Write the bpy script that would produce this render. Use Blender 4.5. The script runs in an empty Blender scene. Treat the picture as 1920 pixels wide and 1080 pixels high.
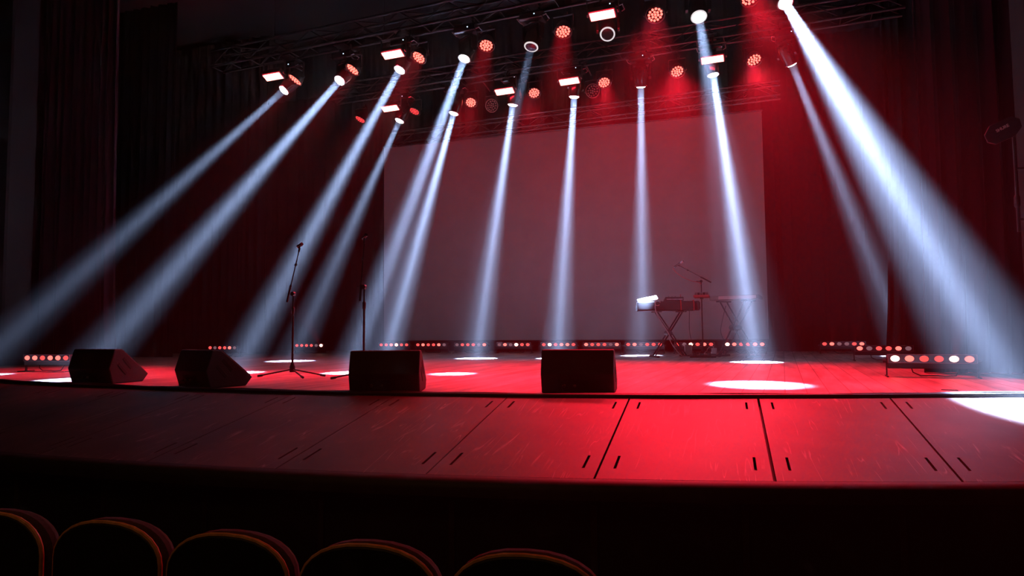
import bpy, math, random
from mathutils import Vector, Matrix, Quaternion
random.seed(7)
PI = math.pi
S = bpy.context.scene
COL = S.collection
R = math.radians

# ------------------------------------------------------------------ mesh builder
class MB:
    def __init__(self):
        self.v, self.f = [], []
    def add(self, vs, fs, M=None):
        o = len(self.v)
        for p in vs:
            p = Vector(p)
            self.v.append(M @ p if M is not None else p)
        self.f += [tuple(i + o for i in f) for f in fs]
        return self
    def box(self, c, s, rot=None, bev=0.0, M=None):
        hx, hy, hz = s[0] / 2, s[1] / 2, s[2] / 2
        T = Matrix.Translation(c)
        if rot:
            from mathutils import Euler
            T = T @ Euler(rot).to_matrix().to_4x4()
        if M is not None:
            T = M @ T
        if bev <= 0:
            vs = [(x, y, z) for x in (-hx, hx) for y in (-hy, hy) for z in (-hz, hz)]
            fs = [(0, 1, 3, 2), (4, 6, 7, 5), (0, 4, 5, 1), (2, 3, 7, 6), (0, 2, 6, 4), (1, 5, 7, 3)]
            return self.add(vs, fs, T)
        b = min(bev, hx * .9, hy * .9, hz * .9)
        def loop(z, i):
            return [(-hx + i, -hy + 0 + b, z), (-hx + b, -hy + i, z), (hx - b, -hy + i, z), (hx - i, -hy + b, z),
                    (hx - i, hy - b, z), (hx - b, hy - i, z), (-hx + b, hy - i, z), (-hx + i, hy - b, z)]
        vs = loop(-hz, b * .6) + loop(-hz + b, 0) + loop(hz - b, 0) + loop(hz, b * .6)
        fs = [tuple(range(7, -1, -1)), tuple(range(24, 32))]
        for k in range(3):
            for j in range(8):
                a, c2 = k * 8 + j, k * 8 + (j + 1) % 8
                fs.append((a, c2, c2 + 8, a + 8))
        return self.add(vs, fs, T)
    def tube(self, pts, r, n=8, M=None, cap=True):
        pts = [Vector(p) for p in pts]
        rs = r if isinstance(r, (list, tuple)) else [r] * len(pts)
        vs, fs = [], []
        prev = None
        for i, p in enumerate(pts):
            t = (pts[min(i + 1, len(pts) - 1)] - pts[max(i - 1, 0)]).normalized()
            if prev is None:
                a = Vector((0, 0, 1)) if abs(t.z) < .9 else Vector((1, 0, 0))
                u = t.cross(a).normalized()
            else:
                u = (prev - t * prev.dot(t)).normalized()
            prev = u
            w = t.cross(u)
            for k in range(n):
                an = 2 * PI * k / n
                vs.append(p + (u * math.cos(an) + w * math.sin(an)) * rs[i])
        for i in range(len(pts) - 1):
            for k in range(n):
                a, b = i * n + k, i * n + (k + 1) % n
                fs.append((a, b, b + n, a + n))
        if cap:
            fs.append(tuple(range(n - 1, -1, -1)))
            fs.append(tuple(range((len(pts) - 1) * n, len(pts) * n)))
        return self.add(vs, fs, M)
    def lathe(self, prof, n=24, M=None, cap=True):
        """prof: list of (radius, z) turned about the Z axis"""
        vs, fs = [], []
        for r, z in prof:
            for k in range(n):
                a = 2 * PI * k / n
                vs.append((max(r, 1e-4) * math.cos(a), max(r, 1e-4) * math.sin(a), z))
        for i in range(len(prof) - 1):
            for k in range(n):
                a, b = i * n + k, i * n + (k + 1) % n
                fs.append((a, b, b + n, a + n))
        if cap:
            fs.append(tuple(range(n - 1, -1, -1)))
            fs.append(tuple(range((len(prof) - 1) * n, len(prof) * n)))
        return self.add(vs, fs, M)
    def prism(self, poly, x0, x1, M=None):
        """poly in (y, z), pushed along X"""
        n = len(poly)
        vs = [(x0, y, z) for y, z in poly] + [(x1, y, z) for y, z in poly]
        fs = [tuple(range(n - 1, -1, -1)), tuple(range(n, 2 * n))]
        for i in range(n):
            j = (i + 1) % n
            fs.append((i, j, j + n, i + n))
        return self.add(vs, fs, M)
    def build(self, name, mat, parent=None, smooth=True, bevel=0.0):
        me = bpy.data.meshes.new(name)
        me.from_pydata([tuple(p) for p in self.v], [], self.f)
        import bmesh
        bm = bmesh.new(); bm.from_mesh(me)
        bmesh.ops.recalc_face_normals(bm, faces=bm.faces)
        bm.to_mesh(me); bm.free()
        me.materials.append(mat)
        if smooth:
            me.polygons.foreach_set('use_smooth', [True] * len(me.polygons))
            me.set_sharp_from_angle(angle=R(38))
        o = bpy.data.objects.new(name, me)
        COL.objects.link(o)
        if parent is not None:
            o.parent = parent
        if bevel > 0:
            m = o.modifiers.new('bevel', 'BEVEL'); m.width = bevel; m.segments = 2; m.limit_method = 'ANGLE'; m.angle_limit = R(30)
        return o

def thing(name, label, cat, loc=(0, 0, 0), rotz=0.0, group=None, kind=None):
    o = bpy.data.objects.new(name, None); COL.objects.link(o)
    o.empty_display_size = .1
    o.location = loc; o.rotation_euler = (0, 0, rotz)
    return tag(o, label, cat, group, kind)
def tag(o, label=None, cat=None, group=None, kind=None):
    if label: o['label'] = label
    if cat: o['category'] = cat
    if group: o['group'] = group
    if kind: o['kind'] = kind
    return o
def struct(o):
    o['kind'] = 'structure'; return o
def child_copy(src, parent):
    c = src.copy(); COL.objects.link(c); c.parent = parent
    return c
def dup(root, loc, rotz, label, group=None):
    r = root.copy(); COL.objects.link(r)
    r.location = loc; r.rotation_euler = (0, 0, rotz); r['label'] = label
    if group: r['group'] = group
    for ch in list(root.children):
        c = child_copy(ch, r)
        for g in list(ch.children):
            child_copy(g, c)
    return r

# ------------------------------------------------------------------ materials
def mat(name, col, rough=.6, metal=0.0, noise=0.0, nscale=8.0, spec=.5, bump=0.0, sheen=0.0, coat=0.0, stretch=(1, 1, 1)):
    m = bpy.data.materials.new(name); m.use_nodes = True
    nt = m.node_tree; b = nt.nodes['Principled BSDF']
    b.inputs['Base Color'].default_value = (*col, 1)
    b.inputs['Roughness'].default_value = rough
    b.inputs['Metallic'].default_value = metal
    b.inputs['Specular IOR Level'].default_value = spec
    if sheen: b.inputs['Sheen Weight'].default_value = sheen
    if coat: b.inputs['Coat Weight'].default_value = coat
    if noise or bump:
        tc = nt.nodes.new('ShaderNodeTexCoord'); mp = nt.nodes.new('ShaderNodeMapping')
        mp.inputs['Scale'].default_value = stretch
        n = nt.nodes.new('ShaderNodeTexNoise'); n.inputs['Scale'].default_value = nscale; n.inputs['Detail'].default_value = 5
        nt.links.new(tc.outputs['Object'], mp.inputs['Vector']); nt.links.new(mp.outputs[0], n.inputs['Vector'])
        if noise:
            r = nt.nodes.new('ShaderNodeValToRGB')
            r.color_ramp.elements[0].position = .3; r.color_ramp.elements[1].position = .7
            r.color_ramp.elements[0].color = (*[c * (1 - noise) for c in col], 1)
            r.color_ramp.elements[1].color = (*[min(1, c * (1 + noise)) for c in col], 1)
            nt.links.new(n.outputs['Fac'], r.inputs['Fac']); nt.links.new(r.outputs['Color'], b.inputs['Base Color'])
        if bump:
            bp = nt.nodes.new('ShaderNodeBump'); bp.inputs['Strength'].default_value = bump; bp.inputs['Distance'].default_value = .01
            nt.links.new(n.outputs['Fac'], bp.inputs['Height']); nt.links.new(bp.outputs[0], b.inputs['Normal'])
    return m
def emit(name, col, strength):
    m = bpy.data.materials.new(name); m.use_nodes = True
    nt = m.node_tree; nt.nodes.clear()
    e = nt.nodes.new('ShaderNodeEmission'); e.inputs[0].default_value = (*col, 1); e.inputs[1].default_value = strength
    o = nt.nodes.new('ShaderNodeOutputMaterial'); nt.links.new(e.outputs[0], o.inputs[0])
    m.cycles.emission_sampling = 'NONE'
    return m

M_black = mat('black_painted_metal', (.012, .012, .013), .45, noise=.25, nscale=20)
M_kb = mat('matt_black_instrument_case', (.007, .006, .007), .6, noise=.25, nscale=25)
M_matt = mat('satin_boom_metal', (.5, .45, .45), .45, noise=.1, nscale=30)
M_blackgloss = mat('black_gloss_plastic', (.012, .012, .013), .22, noise=.2, nscale=14)
M_plastic = mat('dark_plastic', (.02, .02, .022), .5, noise=.2, nscale=30)
M_chrome = mat('worn_chrome', (.75, .75, .78), .25, 1.0, noise=.15, nscale=30)
M_steel = mat('dull_aluminium', (.05, .05, .052), .45, 1.0, noise=.3, nscale=12)
M_cab = mat('textured_black_cabinet_paint', (.015, .013, .0115), .7, noise=.3, nscale=120, bump=.25)
M_mesh = mat('speaker_grille_steel', (.012, .012, .012), .55, .4, noise=.5, nscale=220, bump=.4)
M_recess = mat('deep_black_recess', (.004, .004, .004), .8, noise=.2)
M_velvet = mat('black_velvet', (.005, .0035, .004), .95, noise=.3, nscale=6, spec=.05, stretch=(1, 1, .15))
M_velvet2 = mat('maroon_velvet', (.028, .004, .007), .9, noise=.3, nscale=6, sheen=.06, spec=.08, stretch=(1, 1, .15))
M_screen = mat('grey_projection_cloth', (.55, .53, .52), .95, noise=.05, nscale=2.0, spec=.05)
M_wall = mat('dark_brown_plaster', (.016, .012, .010), .85, noise=.25, nscale=4)
M_dark = mat('black_wall_paint', (.004, .0035, .0035), .9, noise=.3, nscale=5)
M_cable = mat('black_rubber_cable', (.008, .008, .009), .5, noise=.2, nscale=40)
M_whitecable = mat('pale_cable', (.6, .55, .55), .45, noise=.1, nscale=40)
M_redcable = mat('red_cable', (.55, .05, .05), .45, noise=.1, nscale=40)
M_seat = mat('maroon_seat_plush', (.06, .022, .014), .9, noise=.3, nscale=60, sheen=.25, bump=.2)
M_seatshell = mat('dark_seat_back_board', (.02, .012, .009), .6, noise=.3, nscale=10)
M_seattrim = mat('seat_piping_rim_light', (.9, .46, .18), .35, noise=.2, nscale=40)  # piping, with its warm rim highlight put into the bright orange
M_white = mat('white_plastic', (.75, .74, .74), .4, noise=.05, nscale=20)
M_grey = mat('grey_plastic', (.25, .25, .24), .5, noise=.15, nscale=15)
M_text = mat('white_print', (.8, .78, .78), .5, noise=.1, nscale=60)
M_brass = mat('nickel_jack', (.6, .55, .45), .3, 1.0, noise=.2, nscale=60)
M_offlens = mat('unlit_lens', (.30, .25, .24), .35, noise=.2, nscale=30, spec=.8)
M_offring = mat('unlit_lens_rim', (.38, .32, .30), .35, noise=.2, nscale=30)
M_bluelens = mat('dim_blue_lens_glass', (.12, .16, .2), .08, noise=.6, nscale=25, spec=1.0)

E_white = emit('white_lamp', (.86, .94, 1), 14)
E_whitelow = emit('white_lamp_low', (.86, .94, 1), 3)
E_ring = emit('lens_rim_glow', (1, .9, .92), .8)  # rim brightness put into emission, on the unlit head as well
E_par = emit('red_led', (1, .10, .075), 4.6)
E_parlow = emit('red_led_dim', (1, .055, .06), 1.2)
E_strobe = emit('red_strobe_led', (1, .26, .2), 12)
E_bar = {0: emit('bar_led_off_glow', (.42, .2, .24), .45), 1: emit('bar_led_low', (1, .085, .08), 1.3),  # off lenses still emit faintly, their pale look put into emission
         2: emit('bar_led_mid', (1, .15, .12), 2.3), 3: emit('bar_led_full', (1, .42, .32), 7)}
E_status = emit('status_led_blue', (.5, .75, 1), 3)

# stage boards: long planks, joints, worn paint
def stage_floor_material():
    m = bpy.data.materials.new('worn_stage_boards'); m.use_nodes = True
    nt = m.node_tree; L = nt.links; b = nt.nodes['Principled BSDF']
    tc = nt.nodes.new('ShaderNodeTexCoord'); mp = nt.nodes.new('ShaderNodeMapping')
    mp.inputs['Rotation'].default_value = (0, 0, R(90 + 4.7))
    L.new(tc.outputs['Object'], mp.inputs['Vector'])
    br = nt.nodes.new('ShaderNodeTexBrick')
    br.inputs['Scale'].default_value = 1
    br.inputs['Brick Width'].default_value = 2.6; br.inputs['Row Height'].default_value = .17
    br.inputs['Mortar Size'].default_value = .004; br.inputs['Mortar Smooth'].default_value = .3
    br.inputs['Color1'].default_value = (.50, .43, .40, 1); br.inputs['Color2'].default_value = (.36, .305, .28, 1)
    br.inputs['Mortar'].default_value = (.03, .025, .022, 1)
    L.new(mp.outputs[0], br.inputs['Vector'])
    n = nt.nodes.new('ShaderNodeTexNoise'); n.inputs['Scale'].default_value = 1.2; n.inputs['Detail'].default_value = 7
    mp2 = nt.nodes.new('ShaderNodeMapping'); mp2.inputs['Scale'].default_value = (1, 6, 1)
    L.new(mp.outputs[0], mp2.inputs['Vector']); L.new(mp2.outputs[0], n.inputs['Vector'])
    ra = nt.nodes.new('ShaderNodeMapRange'); ra.inputs[1].default_value = .3; ra.inputs[2].default_value = .7
    ra.inputs[3].default_value = .5; ra.inputs[4].default_value = 1.35
    L.new(n.outputs['Fac'], ra.inputs[0])
    mx = nt.nodes.new('ShaderNodeMix'); mx.data_type = 'RGBA'; mx.blend_type = 'MULTIPLY'; mx.inputs[0].default_value = 1
    L.new(br.outputs['Color'], mx.inputs[6]); L.new(ra.outputs[0], mx.inputs[7])
    L.new(mx.outputs[2], b.inputs['Base Color'])
    rr = nt.nodes.new('ShaderNodeMapRange'); rr.inputs[3].default_value = .38; rr.inputs[4].default_value = .6
    L.new(n.outputs['Fac'], rr.inputs[0]); L.new(rr.outputs[0], b.inputs['Roughness'])
    b.inputs['Specular IOR Level'].default_value = .5
    bp = nt.nodes.new('ShaderNodeBump'); bp.inputs['Strength'].default_value = .25; bp.inputs['Distance'].default_value = .004
    L.new(br.outputs['Fac'], bp.inputs['Height']); bp.invert = True
    L.new(bp.outputs[0], b.inputs['Normal'])
    return m
# apron hatch panels: painted ply with long pale scratches and scuffs
def apron_material():
    m = bpy.data.materials.new('scratched_apron_paint'); m.use_nodes = True
    nt = m.node_tree; L = nt.links; b = nt.nodes['Principled BSDF']
    tc = nt.nodes.new('ShaderNodeTexCoord')
    base = nt.nodes.new('ShaderNodeTexNoise'); base.inputs['Scale'].default_value = 2.2; base.inputs['Detail'].default_value = 8
    L.new(tc.outputs['Object'], base.inputs['Vector'])
    cr = nt.nodes.new('ShaderNodeValToRGB')
    cr.color_ramp.elements[0].position = .3; cr.color_ramp.elements[0].color = (.048, .030, .024, 1)
    cr.color_ramp.elements[1].position = .72; cr.color_ramp.elements[1].color = (.108, .070, .056, 1)
    L.new(base.outputs['Fac'], cr.inputs['Fac'])
    prev = cr.outputs['Color']
    for i, (rot, sc, th) in enumerate([(8, (9, .55, 1), .018), (-22, (8, .7, 1), .014), (55, (10, .8, 1), .010)]):
        mp = nt.nodes.new('ShaderNodeMapping'); mp.inputs['Rotation'].default_value = (0, 0, R(rot)); mp.inputs['Scale'].default_value = sc
        mp.inputs['Location'].default_value = (i * 3.1, i * 1.7, 0)
        L.new(tc.outputs['Object'], mp.inputs['Vector'])
        n = nt.nodes.new('ShaderNodeTexNoise'); n.inputs['Scale'].default_value = 1.1; n.inputs['Detail'].default_value = 1.5
        n.inputs['Distortion'].default_value = .5
        L.new(mp.outputs[0], n.inputs['Vector'])
        sub = nt.nodes.new('ShaderNodeMath'); sub.operation = 'SUBTRACT'; sub.inputs[1].default_value = .5
        ab = nt.nodes.new('ShaderNodeMath'); ab.operation = 'ABSOLUTE'
        lt = nt.nodes.new('ShaderNodeMapRange'); lt.inputs[1].default_value = 0; lt.inputs[2].default_value = th
        lt.inputs[3].default_value = 1; lt.inputs[4].default_value = 0
        L.new(n.outputs['Fac'], sub.inputs[0]); L.new(sub.outputs[0], ab.inputs[0]); L.new(ab.outputs[0], lt.inputs[0])
        # broken up so scratches come and go
        br = nt.nodes.new('ShaderNodeTexNoise'); br.inputs['Scale'].default_value = 2.6 + i; br.inputs['Detail'].default_value = 2
        L.new(tc.outputs['Object'], br.inputs['Vector'])
        gt = nt.nodes.new('ShaderNodeMapRange'); gt.inputs[1].default_value = .55; gt.inputs[2].default_value = .68
        L.new(br.outputs['Fac'], gt.inputs[0])
        mu = nt.nodes.new('ShaderNodeMath'); mu.operation = 'MULTIPLY'
        L.new(lt.outputs[0], mu.inputs[0]); L.new(gt.outputs[0], mu.inputs[1])
        mu2 = nt.nodes.new('ShaderNodeMath'); mu2.operation = 'MULTIPLY'; mu2.inputs[1].default_value = .55
        L.new(mu.outputs[0], mu2.inputs[0])
        mx = nt.nodes.new('ShaderNodeMix'); mx.data_type = 'RGBA'
        L.new(mu2.outputs[0], mx.inputs[0]); L.new(prev, mx.inputs[6]); mx.inputs[7].default_value = (.42, .36, .32, 1)
        prev = mx.outputs[2]
    L.new(prev, b.inputs['Base Color'])
    b.inputs['Roughness'].default_value = .5
    b.inputs['Specular IOR Level'].default_value = .3
    bp = nt.nodes.new('ShaderNodeBump'); bp.inputs['Strength'].default_value = .12; bp.inputs['Distance'].default_value = .01
    L.new(base.outputs['Fac'], bp.inputs['Height']); L.new(bp.outputs[0], b.inputs['Normal'])
    return m
M_floor = stage_floor_material()
M_apron = apron_material()
M_nose = mat('dark_nosing', (.022, .015, .012), .6, noise=.3, nscale=15)
M_carpet = mat('dark_hall_carpet', (.012, .008, .008), .95, noise=.3, nscale=30)

# ------------------------------------------------------------------ camera
EYE = .55
yaw, pitch, roll = R(17.2), R(3.5), R(-.5)
fw = Vector((-math.sin(yaw) * math.cos(pitch), math.cos(yaw) * math.cos(pitch), math.sin(pitch)))
rt = Vector((math.cos(yaw), math.sin(yaw), 0)); up = rt.cross(fw)
rt2 = rt * math.cos(roll) + up * math.sin(roll); up2 = -rt * math.sin(roll) + up * math.cos(roll)
cam = bpy.data.cameras.new('camera'); co = bpy.data.objects.new('camera', cam); COL.objects.link(co)
co.matrix_world = Matrix(((rt2.x, up2.x, -fw.x, 0), (rt2.y, up2.y, -fw.y, 0), (rt2.z, up2.z, -fw.z, EYE), (0, 0, 0, 1)))
cam.sensor_width = 36; cam.lens = 1260 / 1920 * 36; cam.clip_start = .05
S.camera = co

# ------------------------------------------------------------------ lights
HAZE = .006
def area(name, loc, d, power, col, size, spread):
    l = bpy.data.lights.new(name, 'AREA'); l.shape = 'DISK'; l.size = size; l.spread = R(spread)
    l.energy = power; l.color = col
    o = bpy.data.objects.new(name, l); COL.objects.link(o)
    o.location = loc; o.rotation_euler = Vector(d).to_track_quat('-Z', 'Y').to_euler()
    return o
def spot(name, loc, d, power, col, deg, blend=.6, rad=.03):
    l = bpy.data.lights.new(name, 'SPOT'); l.spot_size = R(deg); l.spot_blend = blend; l.energy = power; l.color = col
    l.shadow_soft_size = rad
    o = bpy.data.objects.new(name, l); COL.objects.link(o)
    o.location = loc; o.rotation_euler = Vector(d).to_track_quat('-Z', 'Y').to_euler()
    return o
BLUEWHITE = (.42, .58, 1.0)
RED = (1.0, .012, .035)

# ------------------------------------------------------------------ setting
CX = -3.8
def front(x):                       # the curved line where the flat stage meets the sloping apron
    return 5.08 + (x - CX) ** 2 / 36
SLOPE, APRON = math.tan(R(10.4)), 1.58
XL, XR, YB, ZT, HALL = -16.0, 8.5, 16.6, 8.2, -1.25
xs = [XL + (XR - XL) * i / 98 for i in range(99)]
m = MB()
n = len(xs)
m.add([(x, min(front(x), 11), 0) for x in xs] + [(x, YB, 0) for x in xs] + [(x, min(front(x), 11), -.06) for x in xs] + [(x, YB, -.06) for x in xs],
      [(i, i + 1, n + i + 1, n + i) for i in range(n - 1)] + [(2 * n + i, 3 * n + i, 3 * n + i + 1, 2 * n + i + 1) for i in range(n - 1)]
      + [(i, 2 * n + i, 2 * n + i + 1, i + 1) for i in range(n - 1)])
struct(m.build('floor', M_floor, smooth=False))

# apron: a row of sloping hatch panels with hand slots, split by joints
apron = struct(bpy.data.objects.new('stage_apron', None)); COL.objects.link(apron)
def ap(x, t, dz=0.0):               # t metres down the slope from the hinge line
    return (x, front(x) - t, -t * SLOPE + dz)
PW = .96
def slab(mb, x0, x1, t0, t1, th=.03):
    k = max(1, int(abs(x1 - x0) / .16))
    q = [x0 + (x1 - x0) * i / k for i in range(k + 1)]
    a = [ap(x, t0) for x in q] + [ap(x, t1) for x in q] + [ap(x, t0, -th) for x in q] + [ap(x, t1, -th) for x in q]
    c = k + 1
    fs = []
    for i in range(k):
        fs += [(i, i + 1, c + i + 1, c + i), (2 * c + i, 3 * c + i, 3 * c + i + 1, 2 * c + i + 1),
               (i, 2 * c + i, 2 * c + i + 1, i + 1), (c + i, c + i + 1, 3 * c + i + 1, 3 * c + i)]
    fs += [(0, c, 3 * c, 2 * c), (k, 2 * c + k, 3 * c + k, c + k)]
    mb.add(a, fs)
for i in range(-12, 7):
    x0, x1 = .26 + PW * i, .26 + PW * (i + 1)
    g = .004 if i not in (0, -1) else .009
    a, b = x0 + g, x1 - g
    m = MB()
    so, sw = .075, .016             # slot offset from the joint, slot width
    rows = [(.004, .10), (.10, .27), (.27, 1.22), (1.22, 1.42), (1.42, APRON - .01)]
    for j, (t0, t1) in enumerate(rows):
        if j in (1, 3):
            slab(m, a, a + so, t0, t1); slab(m, a + so + sw, b - so - sw, t0, t1); slab(m, b - so, b, t0, t1)
        else:
            slab(m, a, b, t0, t1)
    struct(m.build('apron_panel', M_apron, apron, smooth=False))
m = MB()
nn = [ap(x, .002, -.05) for x in xs] + [ap(x, APRON, -.05) for x in xs]
m.add(nn, [(i, i + 1, n + i + 1, n + i) for i in range(n - 1)])
struct(m.build('apron_bearer', M_recess, apron, smooth=False))
# rounded nosing and the black wall under it
m = MB()
prof = [(0, .0), (.035, -.004), (.07, -.022), (.09, -.055), (.09, -.10), (.06, -.13), (0, -.14)]
vs, fs = [], []
for x in xs:
    for (dy, dz) in prof:
        p = ap(x, APRON - .006)
        vs.append((p[0], p[1] - dy, p[2] + dz))
k = len(prof)
for i in range(n - 1):
    for j in range(k - 1):
        fs.append((i * k + j, i * k + j + 1, (i + 1) * k + j + 1, (i + 1) * k + j))
m.add(vs, fs)
struct(m.build('trim_1', M_nose))
m = MB()
vs = []
for x in xs:
    p = ap(x, APRON)
    vs += [(p[0], p[1] - .0, p[2] - .13), (p[0], p[1] - .0, HALL)]
m.add(vs, [(2 * i, 2 * i + 1, 2 * i + 3, 2 * i + 2) for i in range(n - 1)])
struct(m.build('wall_front', M_dark, smooth=False))
for i in range(-11, 6, 1):           # upright battens on the stage front
    x = .1 + i * .8
    p = ap(x, APRON)
    b = MB().box((x, p[1] - .006, (p[2] - .13 + HALL) / 2), (.035, .02, p[2] - .13 - HALL)).build('trim_%d' % (i + 13), M_nose)
    struct(b)
struct(MB().box(((XL + XR) / 2, 1.0, HALL - .05), (XR - XL, 13, .1)).build('floor.001', M_carpet))
struct(MB().box(((XL + XR) / 2, YB + .1, ZT / 2), (XR - XL, .2, ZT)).build('wall_back', M_dark))
struct(MB().box((XL - .1, 11, ZT / 2), (.2, 12, ZT)).build('wall_left', M_dark))
struct(MB().box((XR + .1, 11, ZT / 2), (.2, 12, ZT)).build('wall_right', M_dark))
struct(MB().box(((XL + XR) / 2, 11, ZT + .1), (XR - XL, 12, .2)).build('ceiling', M_dark))
m = MB(); m.box((-14.05, 8.6, 4.1), (4.8, .5, 8.2), bev=.03)
struct(m.build('wall_proscenium_left', M_wall))
m = MB(); m.box((5.75, 8.0, 4.1), (5.5, .4, 8.2), bev=.03)
struct(m.build('wall_proscenium_right', M_wall))

# ------------------------------------------------------------------ drapes
def drape(name, label, x0, x1, y, z0, z1, mt, folds, amp, seed, flare=0.0, group=None, dirx=1, cat='curtain'):
    rnd = random.Random(seed)
    N = folds * 10
    ph = [rnd.uniform(0, 6.28) for _ in range(4)]
    jit = [rnd.uniform(.65, 1.35) for _ in range(folds + 2)]
    NZ = 9
    vs, fs = [], []
    for j in range(NZ + 1):
        w = j / NZ
        z = z0 + (z1 - z0) * w
        a = amp * (1.0 - .45 * w)
        for i in range(N + 1):
            u = i / N
            k = u * folds
            off = a * jit[int(k)] * math.sin(2 * PI * k + .5 * math.sin(3 * w + ph[0])) + a * .35 * math.sin(2 * PI * k * 2.3 + ph[1] + w)
            sx = a * .45 * math.sin(2 * PI * k * .5 + ph[2] + 1.2 * w)
            edge = flare * (1 - w) ** 6 * (1 - u)
            vs.append((x0 + (x1 - x0) * u + sx * min(1, 4 * u) - edge * (1 if x1 > x0 else -1), y + off, z))
    c = N + 1
    for j in range(NZ):
        for i in range(N):
            fs.append((j * c + i, j * c + i + 1, (j + 1) * c + i + 1, (j + 1) * c + i))
    o = MB().add(vs, fs).build(name, mt)
    s = o.modifiers.new('thickness', 'SOLIDIFY'); s.thickness = .012
    return tag(o, label, cat, group)
G = 'side curtains of the stage'
drape('leg_curtain', 'dark red velvet leg curtain at far left, edge lit pink near the floor', -10.43, -13.0, 9.35, .005, 8.0, M_velvet2, 15, .075, 3, .12, G)
drape('leg_curtain', 'black leg curtain behind the far left red one, a faint vertical edge', -11.55, -14.5, 11.9, .005, 8.0, M_velvet, 12, .06, 4, .05, G)
drape('leg_curtain', 'black leg curtain deepest on the left, beside the grey screen', -10.7, -14.5, 14.0, .005, 8.0, M_velvet, 14, .05, 5, .05, G)
drape('leg_curtain', 'dark red velvet leg curtain at right behind the nearest floor light bar', 2.30, 5.6, 8.95, .005, 8.0, M_velvet2, 16, .075, 6, .06, G)
drape('leg_curtain', 'black leg curtain further back at right, narrow red lit edge', 2.74, 6.4, 12.6, .005, 8.0, M_velvet, 14, .07, 9, .12, G)
drape('backdrop_curtain', 'wide black backdrop cloth hanging behind the grey screen', -15.5, 8.2, 16.3, .005, 8.0, M_velvet, 60, .05, 11, 0, None, cat='backdrop')
drape('border_curtain', 'black border cloth hanging above the top of the grey screen', -13, 6.5, 14.9, 6.6, 8.0, M_velvet, 50, .04, 12, 0, None)

# projection screen
sc = thing('projection_screen', 'large pale grey projection screen hanging at the back of the stage', 'screen', (-3.62, 15.45, .27))
MB().box((0, 0, 2.5), (9.2, .006, 5.0)).build('screen_cloth', M_screen, sc)
MB().tube([(-4.62, 0, 5.03), (4.62, 0, 5.03)], .03, 10).build('top_batten', M_black, sc)
MB().tube([(-4.6, 0, -.0), (4.6, 0, -.0)], .018, 10).build('bottom_batten', M_black, sc)

# ------------------------------------------------------------------ trusses
TA = R(-4.4)
def truss(label, x0, y0, length, z, h=.29, ta=TA):
    t = thing('lighting_truss', label, 'truss', (x0, y0, z), ta, 'overhead lighting trusses')
    for sy in (-1, 1):
        for sz in (0, 1):
            MB().tube([(0, sy * h / 2, sz * h), (length, sy * h / 2, sz * h)], .024, 10).build('chord', M_steel, t)
    m = MB(); k = int(length / .42); st = length / k
    for i in range(k):
        a, b = i * st, (i + 1) * st
        u, w = (0, h) if i % 2 == 0 else (h, 0)
        for sy in (-1, 1):
            m.tube([(a, sy * h / 2, u), (b, sy * h / 2, w)], .009, 6)
        m.tube([(a, -h / 2, h), (b, h / 2, h)] if i % 2 else [(a, h / 2, 0), (b, -h / 2, 0)], .009, 6)
        m.tube([(a, -h / 2, 0), (a, h / 2, 0)], .009, 6)
    m.build('lacing', M_steel, t)
    for k in (.12, .5, .88):
        MB().tube([(length * k, 0, h), (length * k, 0, 8.2 - z)], .005, 6).build('hanging_cable', M_black, t)
    return t
def rowA(x): return 9.70 - .0801 * (x + 7.09)
def rowB(x): return 11.87 - .0880 * (x + 5.98)
truss('front aluminium box truss, nearest the audience, carrying eight moving heads', -8.6, rowA(-8.6), 10.75, 5.30)
truss('middle aluminium box truss, hung behind the front one over the stage', -7.6, rowB(-7.6), 10.4, 5.30)
truss('rear bare aluminium truss, just above the top edge of the grey screen', -7.4, 14.45, 8.65, 5.02, .27)

# ------------------------------------------------------------------ moving heads
HB = {}
def head_parts():
    HB['base'] = (MB().prism([(-.13, .27), (.13, .27), (.13, .34), (.10, .39), (-.10, .39), (-.13, .34)], -.17, .17))
HEADG = {'A': 'moving heads under the front truss', 'B': 'moving heads under the middle truss'}
mh = thing('moving_head_spotlight', 'x', 'stage light')
MB().prism([(-.125, .25), (-.09, .235), (.09, .235), (.125, .25), (.13, .33), (.10, .37), (-.10, .37), (-.13, .33)], -.18, .18).build('base', M_blackgloss, mh, smooth=False, bevel=.012)
for s in (-1, 1):
    MB().tube([(s * .18, -.09, .27), (s * .225, -.08, .29), (s * .225, .08, .29), (s * .18, .09, .27)], .011, 8).build('carry_handle', M_chrome, mh)
    MB().tube([(s * .1, 0, .37), (s * .1, 0, .45)], .018, 10).lathe([(.036, -.02), (.036, .02)], 16, Matrix.Translation((s * .1, 0, .47)) @ Matrix.Rotation(PI / 2, 4, 'Y')).build('clamp', M_black, mh)
MB().box((0, 0, .455), (.22, .36, .02), bev=.005).build('mounting_plate', M_black, mh, smooth=False)
MB().box((.06, -.131, .30), (.014, .006, .012)).build('status_light', E_status, mh)
yk = MB()
yk.lathe([(.075, .235), (.08, .215), (.08, .20), (.06, .19)], 20)
yk.box((0, 0, .185), (.30, .10, .035), bev=.01)
for s in (-1, 1):
    yk.prism([(-.05, .19), (.05, .19), (.045, -.03), (.02, -.055), (-.02, -.055), (-.045, -.03)], s * .15 - .018, s * .15 + .018)
yk.build('yoke', M_blackgloss, mh, smooth=False, bevel=.006)
MB().lathe([(.02, .185), (.07, .18), (.10, .15), (.112, .10), (.118, .03), (.118, -.05), (.108, -.10), (.105, -.155), (.092, -.16), (.09, -.13)], 28).build('head', M_blackgloss, mh)
MB().lathe([(.090, -.158), (.104, -.156), (.107, -.166), (.102, -.175), (.088, -.173), (.084, -.165)], 28, cap=False).build('lens_ring', M_chrome, mh)
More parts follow.
